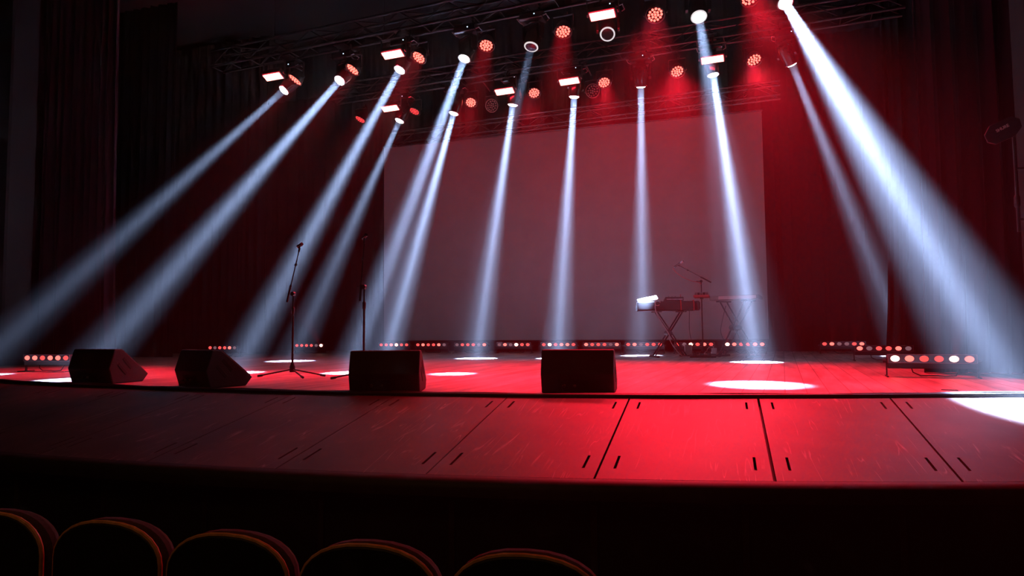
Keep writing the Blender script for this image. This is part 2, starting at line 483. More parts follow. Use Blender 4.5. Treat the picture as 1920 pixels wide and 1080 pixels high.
MB().lathe([(.088, -.150), (.086, -.172), (.066, -.190), (.035, -.199), (.004, -.201)], 24).build('lens', E_white, mh)
HEAD_PROTO = mh
def add_head(lens, target, label, row, power, spread=7.5, mode='on', core=.4, first=[True]):
    L = Vector(lens); d = (Vector(target) - L).normalized()
    piv = L - d * .165
    if first[0]:
        o = HEAD_PROTO; first[0] = False
        o.location = piv; o['label'] = label; o['group'] = HEADG[row]; o.rotation_euler = (0, 0, TA)
    else:
        o = dup(HEAD_PROTO, piv, TA, label, HEADG[row])
    dl = Matrix.Rotation(-TA, 3, 'Z') @ d
    pan = math.atan2(dl.x, -dl.y) if abs(dl.x) + abs(dl.y) > .05 else 0
    if abs(pan) > PI / 2: pan += PI if pan < 0 else -PI
    for c in o.children:
        k = c.name.split('.')[0]
        if k in ('head', 'lens', 'lens_ring'):
            c.rotation_euler = dl.to_track_quat('-Z', 'Y').to_euler()
        elif k == 'yoke':
            c.rotation_euler = (0, 0, pan)
        if k == 'lens' and mode != 'on':
            c.data = c.data.copy(); c.data.materials[0] = {'low': M_bluelens, 'mid': E_white, 'off': M_recess}[mode]
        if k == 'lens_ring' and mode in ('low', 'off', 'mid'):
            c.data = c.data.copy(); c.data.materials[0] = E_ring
    if power > 0:
        area('beam_core_lamp', L + d * .045, d, power * core, BLUEWHITE, .115, 3.6)
        spot('beam_lamp', L + d * .07, d, power * 850, BLUEWHITE, spread * 1.25, 1.0, .05)
    return o
A_POS = [(-7.09, 9.70), (-5.94, 9.61), (-4.79, 9.51), (-3.65, 9.42), (-2.56, 9.33), (-1.42, 9.26), (-.17, 9.12), (.90, 9.06)]
A_TGT = [(-9.54, 6.42), (-7.3, 6.16), (-6.21, 7.52), (-4.64, 7.79), (-3.2, 7.82), (-1.2, 5.2), (.33, 6.88), (2.11, 5.95)]
A_LAB = ['moving head furthest left on the front truss, white beam slanting far left',
         'second moving head from the left on the front truss, beam reaching left wedge monitors',
         'third moving head from the left on the front truss, below a red strobe panel',
         'fourth moving head on the front truss, white beam, between red strobe and round red lamp',
         'moving head with dull blue lens and faint beam, fifth on the front truss',
         'dark unlit moving head with pale lens ring under the large red strobe',
         'moving head second from right on the front truss, white face aimed at camera',
         'brightest moving head, top right, widest white beam slanting right']
A_POW = [85, 135, 190, 200, 14, 0, 26, 260]
A_MODE = ['on', 'on', 'on', 'on', 'low', 'off', 'mid', 'on']
BK = 1.85
for p, t, l, w, md in zip(A_POS, A_TGT, A_LAB, A_POW, A_MODE):
    add_head((p[0], p[1], 4.7), (t[0], t[1], 0), l, 'A', w * BK, {'m': 6, 'b': 8}.get(l[0], 6) if md != 'mid' else 9, md)
B_POS = [(-5.98, 11.87), (-4.79, 11.79), (-3.57, 11.68), (-2.40, 11.62), (-1.20, 11.47), (-.01, 11.33), (1.18, 11.24)]
B_TGT = [(-7.55, 10.63), (-5.95, 11.23), (-4.45, 12.05), (-2.91, 12.21), (-1.50, 13.55), (.52, 11.24), (3.23, 13.71)]
B_LAB = ['moving head furthest left on the middle truss, thin beam leaning left',
         'second moving head from the left on the middle truss, at screen left top',
         'third moving head on the middle truss, beam straight down left of screen centre',
         'fourth moving head on the middle truss, below a red strobe panel, beam near screen centre',
         'fifth moving head on the middle truss, beam falling on the keyboard end',
         'sixth moving head on the middle truss, beam falling beside the right keyboard stand',
         'moving head furthest right on the middle truss, beam leaning right over dark red drapes']
B_POW = [110, 400, 420, 450, 430, 520, 200]
for p, t, l, w in zip(B_POS, B_TGT, B_LAB, B_POW):
    add_head((p[0], p[1], 4.7), (t[0], t[1], 0), l, 'B', w * BK)

# ------------------------------------------------------------------ round LED lamps (19 LEDs)
PARG = {'A': 'round red LED lamps under the front truss', 'B': 'round LED lamps under the middle truss'}
pr = thing('led_par_spotlight', 'x', 'stage light')
MB().lathe([(.03, .12), (.07, .115), (.10, .06), (.118, .0), (.128, -.03), (.132, -.045), (.122, -.048), (.118, -.03)], 28, cap=False).build('housing', M_black, pr)
MB().lathe([(.12, -.028), (.001, -.028)], 28).build('face_plate', M_recess, pr)
LEDP = [(0, 0)] + [(.047 * math.cos(a), .047 * math.sin(a)) for a in [2 * PI * i / 6 + .2 for i in range(6)]] + \
       [(.095 * math.cos(a), .095 * math.sin(a)) for a in [2 * PI * i / 12 for i in range(12)]]
led_m = MB().lathe([(.0165, -.028), (.0155, -.038), (.010, -.045), (.002, -.047)], 12)
for i, (x, y) in enumerate(LEDP):
    if i == 0:
        l0 = led_m.build('led', E_par, pr); l0.location = (x, y, 0)
    else:
        c = child_copy(l0, pr); c.location = (x, y, 0)
y = MB()
for s in (-1, 1):
    y.box((s * .145, 0, .09), (.006, .035, .22))
    y.lathe([(.018, -.012), (.018, .012)], 10, Matrix.Translation((s * .148, 0, 0)) @ Matrix.Rotation(PI / 2, 4, 'Y'))
y.box((0, 0, .2), (.296, .035, .006))
y.tube([(0, 0, .2), (0, -.155, .28)], .014, 8)
y.lathe([(.034, -.02), (.034, .02)], 16, Matrix.Translation((0, -.155, .30)) @ Matrix.Rotation(PI / 2, 4, 'Y'))
y.build('yoke', M_black, pr, smooth=False)
PAR_PROTO = pr
LEDMESH = {'on': l0.data}
for k, mm in (('dim', E_parlow), ('off', M_offlens)):
    LEDMESH[k] = l0.data.copy(); LEDMESH[k].materials[0] = mm
def add_par(pos, d, label, row, power, spread=26, mode='on', first=[True]):
    P = Vector(pos); d = Vector(d).normalized()
    if first[0]:
        o = PAR_PROTO; first[0] = False; o['label'] = label; o['group'] = PARG[row]
        o.location = P; o.rotation_euler = (0, 0, TA)
    else:
        o = dup(PAR_PROTO, P, TA, label, PARG[row])
    dl = Matrix.Rotation(-TA, 3, 'Z') @ d
    q = dl.to_track_quat('-Z', 'Y')
    for c in o.children:
        k = c.name.split('.')[0]
        if k == 'led':
            base = Vector((c.location.x, c.location.y, 0))
            c.location = q @ base; c.rotation_euler = q.to_euler(); c.data = LEDMESH[mode]
        elif k == 'yoke' and row == 'A':
            c.rotation_euler = (0, 0, PI)
        elif k in ('housing', 'face_plate'):
            c.rotation_euler = q.to_euler()
            if mode == 'off' and k == 'housing':
                c.data = c.data.copy(); c.data.materials[0] = M_offring
    if mode == 'off':
        MB().tube([(0, -.10, .26), (0, -.52, .34)], .014, 8).build('extension_arm', M_black, o)
    if power > 0:
        area('red_wash_lamp', P + d * .06, d, power, RED, .22, spread)
    return o
PZ = 4.9
PA = [(-6.87, (-.55, -.42, -1), 170, 'round red LED lamp furthest left on the front truss, tilted oval face'),
      (-5.70, (-.45, -.45, -1), 200, 'second round red LED lamp from the left on the front truss'),
      (-4.46, (-.30, -.48, -1), 230, 'third round red LED lamp on the front truss, right of a red strobe'),
      (-3.30, (-.05, -.40, -1), 130, 'fourth round red LED lamp on the front truss, glowing beside a moving head'),
      (-2.08, (0, -.40, -1), 170, 'fifth round red LED lamp on the front truss, between two dull moving heads'),
      (-.75, (-.06, -.55, -1), 300, 'sixth round red LED lamp on the front truss, strong red haze below'),
      (.48, (.30, -.58, -1), 470, 'round red LED lamp cut by the top edge, furthest right on the front truss')]
PK = .16
for i, (x, d, w, l) in enumerate(PA):
    k = (rowA(x) - .30) / (rowA(x) + .06)
    add_par((x * k, rowA(x) - .30, .55 + (PZ - .55) * k), d, l, 'A', w * PK, 52 if i > 4 else 34)
PB = [(-6.94, (-.30, -.35, -1), 12, 'dim', 'dim round red LED lamp furthest left on the middle truss'),
      (-5.67, (-.2, -.35, -1), 16, 'dim', 'dim round red LED lamp second from left on the middle truss'),
      (-4.44, (-.05, -.62, -1), 60, 'on', 'round red LED lamp above the screen top left corner on the middle truss'),
      (-3.16, (0, -.62, -1), 90, 'on', 'fourth lit round red lamp on the middle truss, between two strobe panels'),
      (-1.85, (0, -.58, -1), 150, 'on', 'round red LED lamp beside the unlit lamp right of the central strobe'),
      (-.59, (0, -.66, -1), 220, 'on', 'round red LED lamp on the middle truss with red haze over screen right'),
      (.63, (.10, -.62, -1), 210, 'on', 'round red LED lamp furthest right on the middle truss, red haze below')]
for x, d, w, md, l in PB:
    k = (rowB(x) + .30) / (rowB(x) + .08)
    add_par((x * k, rowB(x) + .30, .55 + (PZ - .55) * k), d, l, 'B', w * PK * 2.8, 66, md)
for x, z, l in [(-4.08, 4.84, 'unlit grey round LED lamp left of the third moving head beam'),
             (-2.1, 4.84, 'unlit grey round LED lamp touching the lit lamp right of the central strobe')]:
    k = (rowB(x) + .68) / (rowB(x) + .3)
    add_par((x * k, rowB(x) + .68, .55 + (z - .55) * k), (.0, -1, -.38) if x < -3 else (.15, -1, -.38), l, 'B', 0, mode='off')

# ------------------------------------------------------------------ strobe panels
STG = 'red strobe panels overhead'
st = thing('strobe_panel', 'x', 'stage light')
MB().box((0, .0, 0), (.38, .10, .16), bev=.012).build('housing', M_black, st, smooth=False)
for s in (-1, 1):
    MB().box((0, -.053, s * .033), (.335, .008, .056)).build('led_strip', E_strobe, st)
for s in (-1, 1):
    MB().box((s * .208, 0, .0), (.020, .035, .05), bev=.004).build('side_knob', M_black, st)
ST_PROTO = st
yb = MB()
for s in (-1, 1):
    yb.box((s * .221, 0, .10), (.006, .04, .24))
yb.box((0, 0, .22), (.448, .04, .006)); yb.tube([(0, 0, .22), (0, .155, .40)], .014, 8)
yb.lathe([(.034, -.02), (.034, .02)], 16, Matrix.Translation((0, .155, .43)) @ Matrix.Rotation(PI / 2, 4, 'Y'))
yb.build('bracket', M_black, st, smooth=False)
def add_strobe(pos, tilt, label, power, first=[True]):
    if first[0]:
        o = ST_PROTO; first[0] = False; o['label'] = label; o['group'] = STG; o.location = pos; o.rotation_euler = (0, 0, TA)
    else:
        o = dup(ST_PROTO, pos, TA, label, STG)
    rx = Matrix.Rotation(R(tilt), 3, 'X')
    for c in o.children:
        if c.name.split('.')[0] != 'bracket':
            c.rotation_euler = (R(tilt), 0, 0)
    d = Matrix.Rotation(TA, 3, 'Z') @ (rx @ Vector((0, -1, 0)))
    l = area('strobe_lamp', Vector(pos) + d * .07, d, power, RED, .3, 170)
    l.data.shape = 'RECTANGLE'; l.data.size = .34; l.data.size_y = .14
    l.rotation_euler = (R(tilt + 90 - 180) if False else 0, 0, 0)
    l.rotation_euler = (Matrix.Rotation(TA, 3, 'Z') @ rx @ Matrix.Rotation(PI / 2, 3, 'X') @ Matrix.Rotation(0, 3, 'Z')).to_euler()
    return o
SK = .8
for x, yy, zz, w, l in [(-7.07, 9.40, 4.86, 30, 'red strobe panel furthest left on the front truss'),
                    (-4.745, 9.21, 4.86, 30, 'red strobe panel on the front truss above the third moving head'),
                    (-1.434, 8.95, 4.87, 40, 'largest red strobe panel at top, above the dark moving head'),
                    (-6.016, 11.57, 4.89, 22, 'red strobe panel on the middle truss beside the third front beam'),
                    (-3.616, 11.36, 4.88, 28, 'red strobe panel above the third beam of the middle truss'),
                    (-2.40, 11.25, 4.88, 28, 'red strobe panel near screen centre, above the fourth middle beam'),
                    (-.012, 11.05, 4.88, 26, 'red strobe panel furthest right on the middle truss')]:
    add_strobe((x, yy, zz), 62, l, w * SK)

# ------------------------------------------------------------------ floor LED bars
BARG = 'six-lamp red LED bars on the floor'
lb = thing('led_floor_bar', 'x', 'stage light')
MB().box((0, 0, .165), (.82, .10, .15), bev=.008).build('housing', M_black, lb, smooth=False)
MB().box((0, -.053, .197), (.806, .010, .086)).build('window', mat('dark_window_glass', (.05, .035, .045), .2, noise=.1, spec=.6), lb, smooth=False)
fr = MB()
fr.box((0, -.058, .2415), (.815, .006, .005)); fr.box((0, -.058, .1525), (.815, .006, .005))
for s in (-1, 1): fr.box((s * .405, -.058, .197), (.005, .006, .09))
fr.build('window_frame', mat('frame_aluminium', (.4, .36, .38), .35, .8, noise=.1), lb, smooth=False)
lens_m = MB().lathe([(.036, .0), (.033, -.008), (.022, -.014), (.003, -.016)], 16, Matrix.Rotation(PI / 2, 4, 'X') @ Matrix.Scale(-1, 4, (0, 0, 1)))
for i in range(6):
    if i == 0:
        ln0 = lens_m.build('lens', E_bar[1], lb); ln0.scale = (1.2, 1, .92); ln0.location = (-.3375, -.058, .197)
    else:
        c = child_copy(ln0, lb); c.location = (-.3375 + .135 * i, -.058, .197)
for s in (-1, 1):
    g = MB(); g.box((s * .417, 0, .10), (.012, .03, .19)); g.box((s * .417, 0, .006), (.02, .26, .012), bev=.003)
    g.lathe([(.018, -.02), (.018, .02)], 10, Matrix.Translation((s * .43, 0, .165)) @ Matrix.Rotation(PI / 2, 4, 'Y'))
    g.build('leg', M_black, lb, smooth=False)
MB().tube([(-.18, .0, .09), (-.17, -.01, .05), (-.10, -.02, .014), (.05, -.03, .02), (.12, -.03, .012), (.22, -.02, .02), (.26, 0, .09)], .006, 8).build('power_cable', M_cable, lb)
BAR_PROTO = lb
BARMESH = {1: ln0.data}
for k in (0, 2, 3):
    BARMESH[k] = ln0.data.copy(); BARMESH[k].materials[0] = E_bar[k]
def add_bar(pos, rz, pat, label, shafts=(), glow=1.6, first=[True]):
    if first[0]:
        o = BAR_PROTO; first[0] = False; o['label'] = label; o['group'] = BARG; o.location = pos; o.rotation_euler = (0, 0, rz)
    else:
        o = dup(BAR_PROTO, pos, rz, label, BARG)
    for c in o.children:
        if c.name.split('.')[0] == 'lens':
            i = int(round((c.location.x + .3375) / .135))
            c.data = BARMESH[int(pat[i])]
    Rz = Matrix.Rotation(rz, 3, 'Z')
    for i, (d, w) in shafts:
        p = Vector(pos) + Rz @ Vector((-.3375 + .135 * i, -.085, .20))
        spot('bar_led_lamp', p, (d[0], -.45, 1), w * 16, RED, 38, 1.0, .02)
    return o
back = [(-7.52, '112311', 'LED floor bar at the screen left end, right of the straight mic stand', [(3, ((-.35, .1, 1), 30))]),
        (-6.55, '121120', 'LED floor bar directly right of the one at the screen left end', []),
        (-5.55, '011102', 'LED floor bar where the third middle beam meets the floor', []),
        (-4.51, '020311', 'LED floor bar with a pale tag, fourth along the screen', [(3, ((-.25, .1, 1), 30))]),
        (-3.46, '131221', 'LED floor bar behind the rightmost wedge monitor, second lamp glaring', [(1, ((-.18, .1, 1), 34))]),
        (-2.50, '211102', 'LED floor bar sixth along the screen, above the last wedge right end', []),
        (-1.58, '120111', 'LED floor bar just left of the crossed keyboard stand', []),
        (-.54, '103121', 'LED floor bar behind the crossed keyboard stand and the boom mic', [(2, ((-.05, .15, 1), 40))]),
        (.46, '321122', 'LED floor bar behind the right keyboard stand', [(0, ((-.12, .15, 1), 70))])]
for x, pat, l, sh in back:
    o = add_bar((x, 14.7, 0), 0, pat, l, sh)
    if 'pale tag' in l:
        MB().box((-.33, -.066, .243), (.13, .004, .035)).build('paper_tag', M_white, o)
add_bar((-9.22, 7.3, 0), R(4), '221221', 'LED floor bar at far left edge, beside the leftmost wedge monitor')
add_bar((-10.45, 12.3, 0), R(-3), '101120', 'LED floor bar seen above the second wedge monitor')
add_bar((-9.54, 14.2, 0), 0, '111103', 'LED floor bar behind the tilted mic stand, last lamp glaring', [(5, ((-.35, .1, 1), 45))])
add_bar((2.33, 14.9, 0), R(-2), '120012', 'LED floor bar furthest back at right, overlapped by the next', [(1, ((.02, .1, 1), 12)), (4, ((.02, .1, 1), 12))])
add_bar((2.44, 11.9, 0), R(-4), '201120', 'LED floor bar second of three at right, behind the nearest bar')
add_bar((2.13, 8.2, 0), R(-7), '321132', 'nearest and largest LED floor bar at right, in front of red curtain', [(0, ((0, -.2, 1), 8)), (4, ((0, .2, 1), 22))])

# ------------------------------------------------------------------ wedge monitors
WG = 'black wedge monitors along the stage edge'
WPROF = [(.065, .37), (0, .165), (.05, 0), (.43, 0), (.50, .085), (.16, .37)]
w = thing('wedge_monitor', 'x', 'speaker')
WW = .62
cab = MB(); cab.prism(WPROF, -WW / 2, WW / 2); cab.build('cabinet', M_cab, w, smooth=False, bevel=.012)
gx = MB()
ny = Vector((.50 - .16, .085 - .37)).normalized(); nrm = Vector((-ny.y, ny.x))
P1 = Vector((.16, .37)) + ny * .03; P2 = Vector((.50, .085)) - ny * .02
gx.prism([(P1.x, P1.y), (P2.x, P2.y), ((P2 + nrm * .012).x, (P2 + nrm * .012).y), ((P1 + nrm * .012).x, (P1 + nrm * .012).y)], -WW / 2 + .03, WW / 2 - .03)
gx.build('front_grille', M_mesh, w, smooth=False)
for s in (-1, 1):
    for (cy, cz, ln) in ((.225, .215, .15), (.165, .155, .15)):
        h = MB(); h.box((0, 0, 0), (.008, ln, .036), bev=.003)
        o = h.build('handle_slot', M_recess, w, smooth=False)
        o.location = (s * WW / 2, cy, cz); o.rotation_euler = (R(-48), 0, 0)
o = MB().box((0, 0, 0), (.26, .006, .10)).build('connector_panel', M_recess, w, smooth=False)
o.location = (-.03, .028, .07); o.rotation_euler = (R(17), 0, 0)
for dx in (-.08, .01):
    o = MB().lathe([(.014, 0), (.014, .016), (.009, .018), (.009, .006)], 14, Matrix.Rotation(PI / 2, 4, 'X')).build('jack_socket', M_brass, w)
    o.location = (-.03 + dx, .026, .07); o.rotation_euler = (R(17), 0, 0)
MB().tube([(-.11, .01, .07), (-.12, -.035, .06), (-.11, -.045, .02), (-.04, -.06, .008), (.04, -.10, .008)], .005, 8).build('signal_cable', M_cable, w)
WEDGE_PROTO = w
for i, (x, yy, a, l) in enumerate([(-6.55, 5.62, -3, 'leftmost wedge monitor, beside the far left LED floor bar'),
                                (-5.06, 5.47, -20, 'second wedge monitor from the left, turned so its side shows'),
                                (-2.82, 5.30, 17, 'third wedge monitor, in front of the straight mic stand'),
                                (-1.17, 5.60, 5, 'rightmost wedge monitor, square to the camera, its shadow on the apron')]):
    if i == 0:
        w['label'] = l; w['group'] = WG; w.location = (x, yy, 0); w.rotation_euler = (0, 0, R(a))
    else:
        dup(WEDGE_PROTO, (x, yy, 0), R(a), l)

# ------------------------------------------------------------------ microphone stands
def mic_stand(label, loc, rz, pole, boom_a, boom_b, leg_angles, leg_len=.34, boom_mat=None):
    t = thing('microphone_stand', label, 'mic stand', loc, rz, 'microphone stands on the stage')
    MB().lathe([(.03, .055), (.034, .07), (.034, .12), (.022, .15), (.018, .17)], 16).build('hub', M_black, t)
    for a in leg_angles:
        ca, sa = math.cos(R(a)), math.sin(R(a))
        g = MB().tube([(.025 * ca, .025 * sa, .085), (leg_len * ca, leg_len * sa, .018)], .009, 8).build('leg', M_black, t)
        MB().tube([((leg_len - .03) * ca, (leg_len - .03) * sa, .022), ((leg_len + .03) * ca, (leg_len + .03) * sa, .013)], .014, 8).build('rubber_foot', M_cable, g)
    MB().tube([(0, 0, .12), (0, 0, pole * .78)], .013, 10).build('lower_tube', M_black, t)
    MB().tube([(0, 0, pole * .7), (0, 0, pole)], .009, 10).build('upper_tube', M_blackgloss, t)
    MB().lathe([(.014, pole * .76), (.02, pole * .77), (.02, pole * .83), (.014, pole * .84)], 14).build('height_clutch', M_black, t)
    a, b = Vector(boom_a), Vector(boom_b)
    d = (b - a).normalized()
    MB().tube([a, a + (b - a) * .3], .013, 10).tube([a + (b - a) * .28, b], .007, 10).build('boom', boom_mat or M_blackgloss, t)
    for f in (.30, .72):
        MB().tube([a + (b - a) * f - d * .015, a + (b - a) * f + d * .015], .016, 10).build('boom_clutch', M_black, t)
    cl = MB().lathe([(.026, -.022), (.026, .022)], 14, Matrix.Translation((0, 0, pole)) @ Matrix.Rotation(PI / 2, 4, 'X'))
    side = Vector((1, 0, 0)) if abs(d.x) < .9 else Vector((0, 1, 0))
    cl.tube([Vector((0, 0, pole)) - side * .02, Vector((0, 0, pole)) - side * .07], .006, 8)
    cl.lathe([(.012, -.006), (.012, .006)], 8, Matrix.Translation(Vector((0, 0, pole)) - side * .08))
    cl.build('boom_clamp', M_black, t)
    # clip at the boom tip
    MB().tube([b - d * .02, b + d * .025], .013, 10).build('clip_mount', M_black, t)
    return t, b, d
def mic_clip(t, b, ax, up_):
    c = MB(); ax = Vector(ax).normalized(); u = Vector(up_).normalized()
    c.tube([b + u * .02, b + u * .05], .012, 8)
    c.tube([b + u * .058 - ax * .035, b + u * .058 + ax * .04], [.02, .017], 12)
    c.build('microphone_clip', M_blackgloss, t)
    c2 = MB().tube([b + u * .058 + ax * .03, b + u * .062 + ax * .05], [.023, .021], 12)
    c2.build('clip_jaw', M_blackgloss, t)
t, b, d = mic_stand('tilted boom mic stand standing alone between the second and third wedge monitors', (-4.95, 7.0, 0), 0, 1.0,
                    (-.062, -.035, .90), (.070, .01, 1.53), (200, -38, 12), .38)
mic_clip(t, b, (.8, -.3, .25), (.1, 0, 1))
t, b, d = mic_stand('straight tall mic stand rising behind the third wedge monitor', (-3.84, 6.75, 0), 0, 1.04,
                    (-.035, -.03, .88), (0, .0, 1.55), (188, -60, 60), .36)
mic_clip(t, b, (.7, -.5, .35), (0, 0, 1))

# ------------------------------------------------------------------ keyboard corner
KY = 13.05
def x_stand(label, loc, rz, h, half, depth, foot):
    t = thing('keyboard_stand', label, 'stand', loc, rz, 'crossed leg keyboard stands')
    for s in (-1, 1):
        for yy in (-depth / 2, depth / 2):
            MB().tube([(-s * half, yy, .03), (s * half * .8, yy, h)], .014, 8).build('leg', M_black, t)
        MB().box((-s * half, 0, .018), (.06, foot, .036), bev=.01).build('foot', M_cable, t, smooth=False)
        MB().box((s * half * .8, 0, h + .012), (.07, foot * .9, .025), bev=.008).build('support_arm', M_black, t, smooth=False)
    MB().lathe([(.05, -depth / 2 - .03), (.05, depth / 2 + .03)], 16, Matrix.Translation((-0.02, 0, h * .53)) @ Matrix.Rotation(PI / 2, 4, 'X')).build('pivot_lock', M_black, t)
    return t
x_stand('crossed black keyboard stand under the long dark keyboard, white cable hanging', (-.93, KY - .05, 0), R(24), .84, .30, .14, .46)
kb = thing('keyboard', 'long dark keyboard on the crossed stand, its left end lit white', 'keyboard', (-.99, KY, .865), R(14))
body = MB().prism([(-.14, .02), (-.12, 0), (.14, 0), (.16, .05), (.16, .10), (.02, .175), (-.12, .185), (-.14, .17)], -.54, .53)
body.build('body', M_kb, kb, smooth=False, bevel=.01)
MB().box((0, -.143, .03), (1.04, .006, .012)).build('back_trim', M_steel, kb)
m = MB(); m.prism([(0, 0), (.14, .02), (.14, .03), (0, .012)], -.4, .36)
keys = MB()
for i in range(36):
    keys.box((-.40 + i * .0225, .13, .105), (.021, .10, .014))
keys.build('white_keys', M_white, kb, smooth=False)
kn = MB()
for i in range(8):
    kn.lathe([(.012, 0), (.010, .014)], 10, Matrix.Translation((-.2 + i * .06, -.03, .18)))
kn.build('knobs', M_grey, kb)
# added white panel standing for its beam-lit left top, tipped toward the hall
wp = thing('lit_top_sheet', 'added white sheet standing for the lit left top of the long keyboard', 'sheet', (-1.30, KY - .12, 1.05), R(14))
MB().box((0, .05, .042), (.36, .20, .012), rot=(R(22), R(-12), 0)).build('lit_top_sheet_panel', M_white, wp, smooth=False)
dm = thing('drum_machine', 'low dark drum machine with small knobs on top of the long keyboard', 'instrument', (-.84, KY + .02, 1.055), R(14))
MB().prism([(-.1, 0), (.12, 0), (.12, .03), (-.1, .075)], -.17, .17).build('body', M_plastic, dm, smooth=False, bevel=.006)
for i in range(3):
    MB().lathe([(.012, 0), (.011, .022), (.004, .024)], 12).build('knob', M_grey, dm).location = (-.1 + i * .06, -.06, .066)
MB().lathe([(.013, 0), (.007, .02), (.006, .055), (.003, .058)], 12).build('antenna_knob', M_redcable, dm).location = (.12, -.05, .066)
MB().box((0, -.103, .03), (.30, .006, .014)).build('back_trim', M_chrome, dm)
for xx in (.26, .50):
    MB().tube([(xx, -.15, .01), (xx, -.152, .13), (xx, -.13, .196), (xx, .0, .186), (xx, .15, .12), (xx, .165, .06)], .011, 8).build('strap', M_redcable, kb)
MB().box((.575, .0, .095), (.10, .29, .18), bev=.035).build('padded_end', M_plastic, kb, bevel=.008)
x_stand('crossed black keyboard stand under the pale backed keyboard at right', (.28, KY + .15, 0), R(-38), 1.02, .34, .20, .42)
k2 = thing('keyboard', 'slim keyboard with pale back edge on the right hand stand', 'keyboard', (.28, KY + .15, 1.055), R(-22))
MB().prism([(-.15, .02), (-.14, 0), (.15, 0), (.15, .05), (-.05, .085), (-.15, .085)], -.45, .45).build('body', M_grey, k2, smooth=False, bevel=.008)
MB().box((.08, -.153, .045), (.70, .006, .06)).build('back_panel', M_white, k2, smooth=False)
keys = MB()
for i in range(36):
    keys.box((-.40 + i * .0225, .09, .068), (.021, .11, .012))
keys.build('white_keys', M_white, k2, smooth=False)

t, b, d = mic_stand('boom mic stand between the two keyboards, red lit boom rising left', (-.33, 13.15, 0), 0, 1.42,
                    (.18, -.02, 1.39), (-.40, -.03, 1.73), (100, 220, 340), .30)
ml = thing('microphone', 'red lit microphone in the tip of the boom between the keyboards', 'microphone', tuple(Vector((-.33, 13.15, 0)) + b + Vector((0, 0, .03))))
aim = Vector((.75, -.3, .45)).normalized(); q = aim.to_track_quat('Z', 'Y').to_matrix().to_4x4()
MB().lathe([(.010, -.11), (.014, -.10), (.019, .03), (.022, .04)], 16, q).build('handle', M_blackgloss, ml)
MB().lathe([(.022, .04), (.030, .055), (.031, .08), (.024, .10), (.008, .11)], 16, q).build('grille_ball', M_chrome, ml)
e = q @ Vector((0, 0, -.11)); wo = Matrix.Translation(ml.location)
cb = MB()
pts = [Vector(e) + Vector((-.02, 0, -.02)), Vector((-.09, -.02, -.12)), Vector((.04, -.04, -.24)), Vector((.22, -.03, -.33)), Vector((.36, 0, -.36)), Vector((.40, .01, -.40))]
def smooth_path(ps, k=6):
    out = []
    P = [ps[0]] + list(ps) + [ps[-1]]
    for i in range(1, len(P) - 2):
        for j in range(k):
            s = j / k
            out.append(.5 * ((2 * P[i]) + (-P[i - 1] + P[i + 1]) * s + (2 * P[i - 1] - 5 * P[i] + 4 * P[i + 1] - P[i + 2]) * s * s + (-P[i - 1] + 3 * P[i] - 3 * P[i + 1] + P[i + 2]) * s ** 3))
    out.append(ps[-1]); return out
cb.tube(smooth_path(pts), .006, 8)
cb.build('microphone_cable', M_redcable, ml)
mx = thing('small_mixer', 'small ribbed mixer clamped halfway up the boom mic stand', 'mixer', (-.33, 13.10, 1.10), R(-8))
MB().prism([(-.07, .02), (.09, 0), (.09, .03), (-.05, .06)], -.14, .14).build('body', M_redcable, mx, smooth=False, bevel=.004)
for i in range(5):
    MB().lathe([(.022, -.02), (.022, .02)], 12, Matrix.Translation((-.10 + i * .05, -.01, .085)) @ Matrix.Rotation(PI / 2, 4, 'Y')).build('dial', M_plastic if i % 2 else M_grey, mx)
MB().box((0, .02, -.0), (.05, .06, .04)).build('clamp', M_black, mx, smooth=False)

# bits on the floor below
bx = thing('floor_amplifier', 'small upright grey box with pale edge under the long keyboard', 'amplifier', (-.60, 13.22, 0), R(10))
MB().box((0, 0, .12), (.13, .12, .21), bev=.01).build('cabinet', M_grey, bx, smooth=False)
MB().box((-.068, -.03, .12), (.012, .07, .21)).build('edge_strip', M_white, bx)
for s in (-1, 1):
    MB().box((s * .045, 0, .008), (.03, .1, .016)).build('foot', M_cable, bx)
bx = thing('power_supply', 'small pale power adapter box on the floor right of the boom stand', 'adapter', (-.13, 13.05, 0), R(-6))
MB().box((0, 0, .03), (.06, .08, .06), bev=.008).build('plug_block', M_cable, bx, smooth=False)
MB().box((0, 0, .115), (.095, .07, .11), bev=.01).build('body', M_white, bx, smooth=False)
cab = [Vector((0, 0, .165)), Vector((-.03, -.01, .205)), Vector((-.10, -.02, .17)), Vector((-.14, -.03, .10)), Vector((-.24, -.05, .03)), Vector((-.40, -.05, .012)), Vector((-.52, 0, .04))]
MB().tube(smooth_path(cab), .006, 8).build('power_cable', M_whitecable, bx)
cb = [Vector(p) for p in ((-1.13, 12.84, 1.07), (-1.16, 12.80, 1.0), (-1.14, 12.79, .82), (-1.02, 12.79, .60), (-.92, 12.80, .42), (-.90, 12.80, .30), (-.80, 12.80, .14), (-.72, 12.82, .05), (-.66, 12.86, .012), (-.5, 12.9, .012))]
tag(MB().tube(smooth_path(cb), .009, 8).build('hanging_cable', M_whitecable), 'pale cable hanging from the long keyboard down its stand', 'cable')
lp = [Vector((-1.12 + .05 * math.cos(a), 12.815, 1.02 + .055 * math.sin(a))) for a in [2 * PI * i / 16 for i in range(15)]]
tag(MB().tube(lp, .006, 8).build('cable_coil', M_whitecable), 'small pale cable loop hanging at the keyboard back', 'cable')
